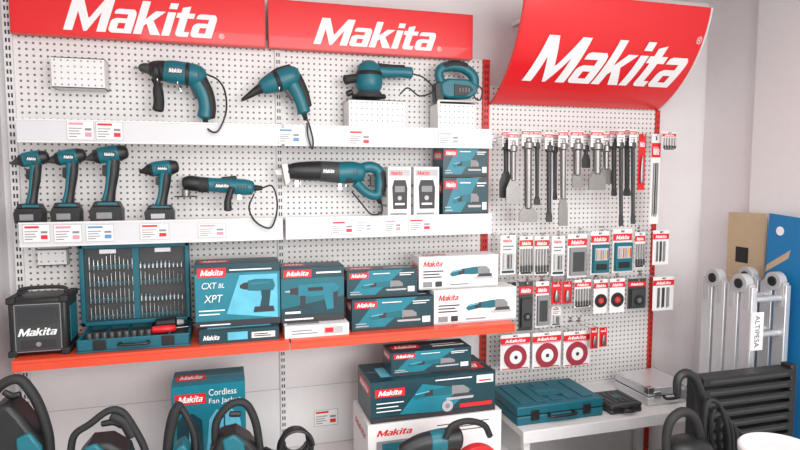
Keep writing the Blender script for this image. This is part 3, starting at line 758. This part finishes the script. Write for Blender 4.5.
# ---------------------------------------------------------------- right bay: chisels
def chisel(x, y0, y1, sw, bw, d, flare=.25, mt=STL, card=True, lab="long steel chisel hanging by its card"):
    m = MB(); L = y1-y0; yf = y1-L*flare
    m.limb([(x, y0+6, sw*.5), (x, y0+14, sw*.5), (x, yf, sw*.45)], d, mt, 1, 10, 2)
    m.limb([(x, y0+10, sw*.75), (x, y0+15, sw*.75)], d, mt, 1, 10, 2)
    m.extp([(x-sw*.4, yf-2), (x+sw*.4, yf-2), (x+bw*.5, yf+(y1-yf)*.35), (x+bw*.5, y1-1), (x+bw*.42, y1), (x-bw*.42, y1), (x-bw*.5, y1-1), (x-bw*.5, yf+(y1-yf)*.35)], d, .006, mt)
    parts = [("shaft", m, 0)]
    if card:
        a = W(x-max(4.0, sw*.8), y0+13, d+.008); b = W(x+max(4.0, sw*.8), y0-3, d+.008); c = MB().box(a.x, b.x, a.y-.0008, a.y, a.z, b.z, PAP)
        fr = Fr((a.x, a.y-.0008, a.z), (b.x-a.x, 0, 0), (0, 0, b.z-a.z)); c.off = .0003
        c.rect(fr, 0, .72, 1, .92, PRED); c.logo(fr, .1, .76, .11, WHT, .8); lines(c, fr, .15, .85, (.5, .35, .2), GRY, .05)
        parts.append(("hang_card", c, 0, "white and red card"))
    thing("chisel_bit", lab, "chisel", parts, "steel chisels and bits hanging on the pegboard")
    hook(x, y0+2, d)
for a in ((506, 134, 198, 5, 13, .15, .40), (513, 136, 204, 6, 14, .19, .35), (528, 133, 222, 8, 18, .17, .16), (537, 133, 205, 4, 6, .12, .1), (549, 136, 222, 5, 6, .16, .1),
          (555, 137, 200, 4, 4, .12, .1), (563, 134, 226, 6, 9, .17, .3), (577, 134, 188, 8, 10, .16, .25), (586, 136, 168, 4, 8, .12, .4), (597, 134, 190, 8, 17, .17, .30),
          (606, 136, 184, 6, 14, .13, .32), (614, 133, 196, 5, 5, .14, .1), (621, 133, 226, 4, 4, .19, .1), (627, 132, 196, 5, 7, .13, .1), (633, 133, 224, 4, 4, .18, .1)):
    chisel(*a, mt=(STL if a[3] > 5.5 else DGR), lab=("flat steel spade chisel hanging by its card" if a[4] > 10 else "slim steel bit hanging by its card"))

# ---------------------------------------------------------------- packaged accessories
def pack(x0, x1, y0, y1, d, kind, name, lab):
    a = W(x0, y1, d); b = W(x1, y0, d); w = b.x-a.x; h = b.z-a.z
    c = MB().box(a.x, b.x, -d-.0012, -d, a.z, b.z, {'dark': DGR, 'teal': PAP, 'redcard': PRED}.get(kind, PAP))
    fr = Fr((a.x, -d-.0012, a.z), (w, 0, 0), (0, 0, h)); c.off = .0003; q = MB(); yf = -d-.0015
    if kind == 'plain':
        c.logo(fr, .15, .82, .08, PRED, .6); lines(c, fr, .15, .85, (.70, .62), GRY, .04); c.rect(fr, .1, .04, .9, .10, TEALD)
        q.box(a.x+w*.15, b.x-w*.15, yf-.012, yf, a.z+h*.14, a.z+h*.56, BLIS); q.cyl((a.x+w*.5, yf-.016, a.z+h*.18), (a.x+w*.5, yf-.016, a.z+h*.52), w*.14, STL, 12)
    else:
        c.rect(fr, 0, .74, 1, .90, PRED); c.logo(fr, .15, .77, .09, WHT, .7)
    c.rect(fr, .42, .93, .58, .97, INK)
    if kind == 'rods':
        n = max(2, int(w/.014))
        for i in range(n):
            x = a.x+w*(i+.5)/n; q.cyl((x, yf-.006, a.z+h*.10), (x, yf-.006, a.z+h*.68), .0036, STL, 8); q.cyl((x, yf-.006, a.z+h*.08), (x, yf-.006, a.z+h*.25), .0046, DGR, 8)
        c.rect(fr, .1, .02, .9, .07, INK)
    elif kind == 'dark':
        q.box(a.x+w*.12, b.x-w*.12, yf-.018, yf, a.z+h*.08, a.z+h*.66, DGR); q.cyl((a.x+w*.5, yf-.024, a.z+h*.3), (a.x+w*.5, yf-.016, a.z+h*.3), w*.26, BLK, 18); q.cyl((a.x+w*.5, yf-.025, a.z+h*.3), (a.x+w*.5, yf-.023, a.z+h*.3), w*.12, STL, 14)
    elif kind == 'grey':
        q.box(a.x+w*.08, b.x-w*.08, yf-.014, yf, a.z+h*.06, a.z+h*.70, GRY); q.box(a.x+w*.2, b.x-w*.2, yf-.0155, yf-.013, a.z+h*.15, a.z+h*.6, DGR)
    elif kind == 'teal':
        q.box(a.x+w*.06, b.x-w*.06, yf-.018, yf, a.z+h*.05, a.z+h*.70, TEAL); q.box(a.x+w*.14, b.x-w*.14, yf-.0195, yf-.017, a.z+h*.34, a.z+h*.62, BLIS)
        for i in range(6): x = a.x+w*(.2+.12*i); q.cyl((x, yf-.022, a.z+h*.36), (x, yf-.022, a.z+h*.58), .0022, (STL, YEL, PRED)[i % 3], 8)
        q.box(a.x+w*.2, b.x-w*.2, yf-.0195, yf-.017, a.z+h*.12, a.z+h*.26, BLK)
    elif kind == 'disc':
        cx, cz = a.x+w*.5, a.z+h*.36; r = min(w*.42, h*.34)
        c.rect(fr, .03, .70, .97, .74, PINK)
        q.cyl((cx, yf-.007, cz), (cx, yf, cz), r, DISC, 32); q.cyl((cx, yf-.0085, cz), (cx, yf-.006, cz), r*.55, PAP, 24); q.cyl((cx, yf-.0095, cz), (cx, yf-.0075, cz), r*.16, INK, 14)
        c.rect(fr, .05, .02, .95, .05, PRED)
    elif kind == 'bdisc':
        cx, cz = a.x+w*.5, a.z+h*.38; r = min(w*.42, h*.34)
        q.cyl((cx, yf-.005, cz), (cx, yf, cz), r, BLK, 32); q.cyl((cx, yf-.0065, cz), (cx, yf-.004, cz), r*.45, PRED, 24); q.cyl((cx, yf-.0075, cz), (cx, yf-.0055, cz), r*.18, STL, 14)
    elif kind in ('brush', 'redcard'):
        q.wlimb([(a.x+w*.5, yf-.008, a.z+h*.12, w*.22), (a.x+w*.5, yf-.008, a.z+h*.35, w*.25), (a.x+w*.5, yf-.008, a.z+h*.6, w*.12)], YEL if kind == 'brush' else STL, .4)
    elif kind == 'blades':
        for i in range(3):
            x = a.x+w*(.2+.22*i); q.ext([(x, a.z+h*.08), (x+w*.12, a.z+h*.12), (x+w*.12, a.z+h*.68), (x, a.z+h*.68)], yf-.004-.001*i, yf-.001, (STL, DGR, GRY)[i])
    thing(name, lab, "packaged accessory", [("backing_card", c, 0), ("contents", q, .0008)], "packaged accessories hanging on the pegboard")
    hook((x0+x1)/2, y0+2.5, d)
P = [
 (637, 646, 134, 190, .15, 'redcard', "saw_blade_pack", "slim red card with steel blades"),
 (649, 661, 134, 224, .15, 'blades', "saw_blade_pack", "long white card with saw blades"),
 (662, 676, 132, 150, .18, 'rods', "accessory_pack", "small white card with short bits"),
 (500, 516, 235, 275, .15, 'plain', "accessory_pack", "white card with a round metal attachment"),
 (519, 533, 236, 275, .15, 'rods', "drill_bit_pack", "white card with a row of steel bits"),
 (534, 549, 236, 275, .17, 'rods', "drill_bit_pack", "white card with a row of steel bits"),
 (551, 565, 236, 276, .15, 'plain', "accessory_pack", "white card with a steel socket"),
 (567, 587, 234, 278, .17, 'grey', "bit_case_pack", "grey plastic bit case on a card"),
 (590, 609, 231, 275, .17, 'teal', "bit_set_pack", "teal bit set with clear window"),
 (612, 632, 229, 273, .17, 'teal', "bit_set_pack", "teal bit set with clear window"),
 (634, 645, 232, 268, .15, 'rods', "drill_bit_pack", "narrow white card with steel bits"),
 (652, 669, 230, 265, .17, 'blades', "saw_blade_pack", "white card with jigsaw blades"),
 (502, 516, 282, 318, .13, 'dark', "accessory_pack", "dark card with an attachment"),
 (518, 533, 281, 331, .18, 'dark', "accessory_pack", "dark card with a chuck accessory"),
 (535, 549, 281, 328, .15, 'grey', "accessory_pack", "card with a grey accessory"),
 (551, 561, 281, 304, .14, 'redcard', "accessory_pack", "small red card with a metal bit"),
 (562, 572, 281, 304, .14, 'redcard', "accessory_pack", "small red card with a metal bit"),
 (551, 561, 306, 326, .10, 'plain', "accessory_pack", "small white card with a short bit"),
 (574, 591, 279, 308, .16, 'rods', "drill_bit_pack", "white card with short bits"),
 (593, 608, 279, 314, .16, 'bdisc', "cutting_disc_pack", "white card with a black disc"),
 (609, 625, 278, 313, .18, 'bdisc', "cutting_disc_pack", "white card with a black disc"),
 (627, 646, 278, 309, .16, 'dark', "accessory_pack", "dark card with a black round brush"),
 (652, 674, 276, 311, .18, 'blades', "saw_blade_pack", "white card with blades and a red header"),
 (500, 530, 333, 371, .17, 'disc', "sanding_disc_pack", "round red abrasive discs in a red-topped pack"),
 (532, 561, 331, 369, .17, 'disc', "sanding_disc_pack", "round red abrasive discs in a red-topped pack"),
 (563, 590, 330, 367, .17, 'disc', "sanding_disc_pack", "round red abrasive discs in a red-topped pack"),
 (590, 598, 327, 349, .21, 'redcard', "accessory_pack", "small red card with a metal bit"),
 (599, 607, 327, 347, .21, 'redcard', "accessory_pack", "small red card with a metal bit"),
]
for p in P: pack(*p)

# ---------------------------------------------------------------- cases on white shelf
def flatcase(x0, x1, d0, d1, h, mt, name, lab, alu=False):
    a = XX(x0, ZS4, d1); b = XX(x1, ZS4, d1); z0 = ZS4+.0005; y0, y1 = -d1, -d0
    lo = MB().box(a, b, y0, y1, z0, z0+h*.48, mt); up = MB().box(a, b, y0, y1, z0+h*.52, z0+h, mt); seam = MB().box(a+.003, b-.003, y0+.003, y1-.003, z0+h*.48, z0+h*.52, BLK)
    w = b-a; dp = y1-y0; ps = [("case_base", lo, .006), ("lid", up, .006), ("seam", seam, 0)]
    if alu:
        for q in ((a-.002, a+.010, y0-.002, y1+.002), (b-.010, b+.002, y0-.002, y1+.002), (a, b, y0-.002, y0+.010)): up.box(*q, z0+h-.010, z0+h+.002, CHR)
        for x in (a, b-.03): ps.append(("corner_guard", MB().box(x-.003, x+.033, y0-.003, y0+.03, z0+h-.03, z0+h+.003, CHR), .002))
    else:
        rel = MB()
        for k in range(5): rel.box(a+w*(.08+.18*k), a+w*(.20+.18*k), y0+dp*.12, y0+dp*.88, z0+h, z0+h+.004, mt)
        rel.box(a+w*.36, a+w*.64, y0+dp*.3, y0+dp*.7, z0+h+.004, z0+h+.007, mt)
        rel.logo(Fr((a+w*.36, y0+dp*.3, z0+h+.007), (w*.28, 0, 0), (0, dp*.4, 0)), .1, .3, .4, TEALB, .8)
        ps.append(("lid_relief", rel, .002))
    for u in (.2, .8): ps.append(("latch", MB().box(a+w*u-.02, a+w*u+.02, y0-.006, y0, z0+h*.22, z0+h*.78, BLK if not alu else CHR), .002))
    hd = MB().tube([(a+w*.36, y0, z0+h*.45), (a+w*.37, y0-.025, z0+h*.43), (a+w*.63, y0-.025, z0+h*.43), (a+w*.64, y0, z0+h*.45)], .007, BLK, 10)
    ps.append(("carry_handle", hd, 0))
    thing(name, lab, "tool case", ps)
flatcase(517, 603, .08, .37, .085, CASET, "tool_case", "closed teal plastic tool case lying on the white shelf")
flatcase(611, 642, .20, .38, .045, DGR, "tool_case", "flat dark grey case on the white shelf")
flatcase(648, 690, .08, .34, .09, ALU, "aluminium_case", "silver aluminium tool case on the white shelf", True)

# ---------------------------------------------------------------- garden tools on bench
def foot(cx, top, d, w=.09):
    p = W(cx, top, d); return MB().box(p.x-w, p.x+w, -d-.05, -d+.05, ZB, ZB+.025, BLK).box(p.x-w*.6, p.x+w*.6, -d-.035, -d+.035, ZB+.025, p.z, DGR)
def toolset(name, label, d, loop, hous, teal, extra=(), cx=None, cy=None, loopr=3.8):
    ps = [("loop_handle", MB().limb([(x, y, loopr) for x, y in loop], d, RUB, 1.1, 12, 5), 0),
          ("housing", MB().extp(hous, d, .11, BLK), .014), ("side_cover", MB().extp(teal, d+.055, .02, TEAL), .007, "teal cover")]
    x0 = sum(p[0] for p in teal)/len(teal); y0 = sum(p[1] for p in teal)/len(teal)
    v = MB(); vents(v, [(x0-6+i*4, y0) for i in range(4)], d, .066); ps.append(("vent", v, 0))
    for nm, pts, mt in extra: ps.append((nm, MB().limb(pts, d, mt, .9, 14), 0))
    ps.append(("foot", foot(cx, cy, d), .006))
    thing(name, label, "power tool", ps)
toolset("chainsaw", "black and teal garden saw with a tall looped handle", .72,
        [(-14, 440), (-12, 405), (0, 386), (18, 379), (30, 390), (40, 408), (48, 434), (50, 456)],
        [(-12, 420), (-2, 402), (14, 398), (26, 410), (44, 434), (48, 452), (50, 480), (-12, 480)], [(16, 438), (30, 432), (42, 446), (44, 470), (20, 472)],
        [("trigger", [(4, 392, 3), (12, 396, 3.5), (20, 394, 3)], BLK), ("front_guard", [(-8, 430, 5), (6, 440, 5.5), (14, 458, 5)], DGR)], 20, 478, 5)
toolset("chainsaw", "black garden saw with a low wide looped handle", .76,
        [(70, 460), (74, 436), (90, 424), (108, 411), (122, 412), (134, 428), (145, 450), (146, 470)],
        [(80, 452), (92, 438), (112, 436), (130, 446), (136, 464), (136, 490), (80, 490)], [(84, 448), (96, 443), (104, 450), (106, 466), (84, 468)],
        [("trigger", [(102, 424, 3), (114, 422, 3.5), (122, 426, 3)], BLK), ("rear_grip", [(112, 416, 5), (124, 422, 5.5), (132, 436, 5)], RUB)], 108, 488, 3.6)
toolset("leaf_blower", "black and teal garden blower with angled loop handle", .69,
        [(216, 452), (216, 424), (226, 408), (238, 402), (248, 406), (256, 424), (260, 450)],
        [(210, 450), (220, 432), (236, 428), (250, 436), (262, 452), (264, 488), (206, 488)], [(222, 440), (234, 434), (244, 442), (246, 458), (226, 460)],
        [("trigger", [(230, 414, 3), (240, 414, 3)], BLK), ("nozzle", [(262, 456, 10), (276, 462, 9), (290, 470, 9)], BLK)], 234, 486, 4.0)
def stick(x, d, top, label):
    h = MB().limb([(x-10, top+60, 5), (x-8, top+34, 5), (x-3, top+12, 5.5), (x+3, top+1, 5)], d, RUB, .9)
    b2 = MB().limb([(x+3, top+3, 3.5), (x+12, top+18, 3.5), (x+18, top+36, 4), (x+18, top+60, 4.5)], d, BLK, 1)
    t = MB().extp([(x-2, top+42), (x+8, top+36), (x+14, top+46), (x+14, top+72), (x-4, top+72)], d, .08, TEAL)
    k = MB().extp([(x-12, top+56), (x+22, top+52), (x+26, top+84), (x-14, top+84)], d, .10, BLK)
    thing("grass_trimmer", label, "power tool", [("grip", h, 0), ("front_post", b2, 0), ("side_cover", t, .008), ("motor_housing", k, .010), ("foot", foot(x+6, top+82, d, .06), .006)])
stick(177, .70, 403, "black trimmer handle standing upright with teal side")
def coil(x, y, d, label, n=3, r0=.07):
    p = W(x, y, d); c = MB(); pts = []
    for i in range(n*16):
        t = i/16*2*pi; r = r0*(1-.06*(i//16)); pts.append((p.x+r*cos(t), -d+.012*sin(t*.5)+.006*(i/16), p.z-r+r*sin(t)))
    c.tube(pts, .006, BLK, 8, 2)
    zb = min(v[2] for v in pts); s = MB().box(p.x-.03, p.x+.03, -d-.03, -d+.03, ZB, zb+.01, BLK)
    thing("cable_reel", label, "cable", [("cable", c, 0), ("stand", s, .004)])
coil(296, 431, .60, "coiled black power cable", 6, .062)
# cutter with red guard
def cutter():
    d = .66
    b = MB().limb([(402, 452, 8), (420, 444, 10), (440, 440, 11), (458, 438, 12)], d, BLK, .9, 18)
    t = MB().limb([(430, 442, 11.3), (444, 440, 12)], d, TEAL, .9, 18)
    p = W(476, 450, d); zc = ZB2+.12; g = MB().cyl((p.x, -d-.03, zc), (p.x, -d+.01, zc), .10, PRED, 40)
    g.cyl((p.x, -d-.034, zc), (p.x, -d-.029, zc), .085, REDM, 36)
    ds = MB().cyl((p.x, -d-.040, zc), (p.x, -d-.035, zc), .075, DGR, 40).cyl((p.x, -d-.048, zc), (p.x, -d-.034, zc), .026, STL, 20)
    h = MB().limb([(446, 438, 3.2), (452, 426, 3.2), (468, 421, 3.2), (484, 425, 3.2), (490, 436, 3.2)], d+.045, RUB)
    q = W(424, 448, d); f = MB().box(q.x-.06, q.x+.10, -d-.03, -d+.03, ZB2, ZB2+.03, BLK).box(q.x-.03, q.x+.03, -d-.02, -d+.02, ZB2+.03, q.z, BLK)
    thing("disc_cutter", "black and teal disc cutter with red round guard", "power tool",
          [("body", b, 0), ("motor_ring", t, 0), ("guard", g, .004, "red guard"), ("cutting_disc", ds, 0), ("loop_handle", h, 0), ("foot", f, .004)])
cutter()

# ---------------------------------------------------------------- right corner
def ladder():
    Xa, Xb = 2.21, 2.40; zt = 1.09; secs = (.40, .475, .55, .625); ps = []
    for k, d in enumerate(secs):
        r = MB()
        for x in (Xa, Xb): r.box(x-.014, x+.014, -d-.030, -d+.030, .031, zt-.03, ALU)
        for z in (.12, .36, .60, .84, 1.0): r.cyl((Xa, -d, z), (Xb, -d, z), .014, ALU, 12)
        ps.append(("ladder_section", r, .003))
    for k in (0, 2):
        for x in (Xa, Xb):
            h = MB(); dm = (secs[k]+secs[k+1])/2
            h.cyl((x-.020, -dm, zt-.02), (x+.020, -dm, zt-.02), .042, LGR, 28); h.cyl((x-.026, -dm, zt-.02), (x+.026, -dm, zt-.02), .022, BLK, 20)
            h.box(x-.016, x+.016, -dm-.055, -dm-.025, zt-.13, zt-.02, LGR).box(x-.016, x+.016, -dm+.025, -dm+.055, zt-.13, zt-.02, LGR)
            ps.append(("hinge", h, .002, "grey round ladder hinge with black knob"))
    for d in secs:
        for x in (Xa, Xb): ps.append(("foot", MB().box(x-.016, x+.016, -d-.032, -d+.032, 0, .03, BLK), .002))
    st = MB().box(Xa-.013, Xa+.055, -.6575, -.6555, .78, .95, PAP); fr = Fr((Xa-.010, -.6575, .95), (0, 0, -.17), (.062, 0, 0)); st.off = .0004
    fr.N = Vector((0, -1, 0)); st.text(fr, "ALTIPESA", .08, .28, .42, INK, .84)
    ps.append(("sticker", st, 0, "white label with black sideways lettering"))
    thing("folding_ladder", "folded aluminium multi-joint ladder standing in the corner", "ladder", ps)
ladder()
FB = [(0, 1, 2, 3), (4, 7, 6, 5), (0, 4, 5, 1), (1, 5, 6, 2), (2, 6, 7, 3), (3, 7, 4, 0)]
def yzboard(name, label, cat, x, t, pts, mt, deco):
    m = MB().add([(x, y, z) for y, z in pts]+[(x+t, y, z) for y, z in pts], FB, mt); m.off = .0005; deco(m); thing(name, label, cat, m)
def d1(m):
    fr = Fr((2.485, -.22, .02), (0, -.22, 0), (0, 0, 1.3)); m.rect(fr, .25, .84, .6, .90, BLK); m.rect(fr, 0, .78, 1, .785, BLIS)
yzboard("cardboard_panel", "tan cardboard panel leaning in the corner behind the ladder", "cardboard", 2.485, .012, [(-.22, 0), (-.44, 0), (-.44, 1.365), (-.22, 1.36)], TAN, d1)
def d2(m):
    fr = Fr((2.463, -.44, 0), (0, -.30, 0), (0, 0, 1.36)); m.poly(fr, [(.1, .80), (.5, .86), (.54, .89), (.14, .83)], TAN); m.disc(fr, .34, .95, .07, WHT)
yzboard("blue_board", "blue printed board leaning behind the ladder", "board", 2.463, .010, [(-.44, 0), (-.74, 0), (-.74, 1.35), (-.48, 1.37)], BLU, d2)
def tele():
    d = .76; a = XX(697, .7, d); b = XX(786, .7, d); ps = []
    n = 15
    for i in range(n):
        z = .06+i*.046; q = MB().box(a, b, -d-.035, -d+.035, z, z+.030, BLK); q.box(a+.03, b-.03, -d-.037, -d-.035, z+.010, z+.020, DGR)
        ps.append(("step", q, .004))
    for x in (a-.012, b+.012): ps.append(("side_post", MB().box(x-.016, x+.016, -d-.028, -d+.028, 0, .06+n*.046, BLK), .006))
    thing("telescopic_ladder", "collapsed black telescopic ladder standing on the floor", "ladder", ps)
tele()
def hoses():
    d = 1.02; ps = []
    p = W(686, 462, d); x = p.x
    ps.append(("body", MB().wlimb([(x, -d, 0.03, .10), (x, -d, .25, .12), (x, -d, .45, .11), (x+.01, -d, .60, .085)], BLK, .8, 24), 0))
    ps.append(("loop_handle", MB().limb([(668, 464, 4.5), (666, 442, 4.5), (670, 422, 5), (682, 412, 5), (694, 418, 5), (700, 438, 4.5), (698, 460, 4.5)], d, RUB, .9), 0))
    ps.append(("hose_neck", MB().limb([(700, 452, 6), (703, 424, 5.5), (701, 398, 5.5), (695, 380, 5), (686, 373, 4.5), (678, 379, 4.5), (677, 394, 4)], d-.10, BLK, .9), 0))
    for k in range(4):
        c = MB().limb([(709+k*6, 462, 2.4), (704+k*7, 434, 2.4), (708+k*6, 402+k*8, 2.4), (720+k*5, 406+k*8, 2.4), (728+k*4, 434, 2.4), (728+k*4, 462, 2.4)], d-.05-.02*k, RUB, 1, 10)
        ps.append(("hose_loop", c, 0, "black hose loop"))
    p2 = W(722, 460, d-.06); ps.append(("tank", MB().box(p2.x-.09, p2.x+.09, -d-.02, -d+.14, 0, p2.z+.01, BLK), .015))
    thing("wet_vacuum", "black vacuum cleaner with looped handle and hoses", "vacuum cleaner", ps)
hoses()
def bin_():
    d = 1.26; x = XX(782, .70, d); b = MB(); n = 36; Z = .66
    def rg(pr): return [[Vector((x+r*cos(2*pi*i/n), -d+r*sin(2*pi*i/n), z)) for i in range(n)] for r, z in pr]
    b.rings(rg([(.100, 0), (.105, .01), (.113, Z-.02), (.117, Z-.02), (.117, Z-.01)]), WPL)
    l = MB().rings(rg([(.121, Z-.012), (.124, Z-.005), (.124, Z+.012), (.118, Z+.018), (.104, Z+.016), (.098, Z+.008), (.02, Z+.008)]), WPL)
    h = MB().tube([(x-.123, -d, Z-.06), (x-.105, -d-.09, Z-.11), (x, -d-.14, Z-.13), (x+.105, -d-.09, Z-.11), (x+.123, -d, Z-.06)], .004, CHR, 8)
    thing("white_bin", "tall white plastic bin with a round lid", "bin", [("body", b, 0), ("lid", l, 0), ("handle", h, 0)])
bin_()

# ---------------------------------------------------------------- light
def area(name, loc, rot, sx, sy, e, col=(1, 1, 1)):
    l = bpy.data.lights.new(name, 'AREA'); l.shape = 'RECTANGLE'; l.size = sx; l.size_y = sy; l.energy = e; l.color = col
    o = bpy.data.objects.new(name, l); scene.collection.objects.link(o); o.location = loc; o.rotation_euler = rot; return o
area("ceiling_light", (.6, -1.9, 2.45), (0, 0, 0), 2.2, .9, 34, (1, .98, .96))
area("window_light", (1.6, -5.2, 2.0), (radians(78), 0, radians(8)), 3.0, 2.0, 140, (1, .99, .98))
w = bpy.data.worlds.new("world"); scene.world = w; w.use_nodes = True
w.node_tree.nodes["Background"].inputs[0].default_value = (.98, .98, 1, 1); w.node_tree.nodes["Background"].inputs[1].default_value = 1.12
scene.view_settings.view_transform = 'Standard'
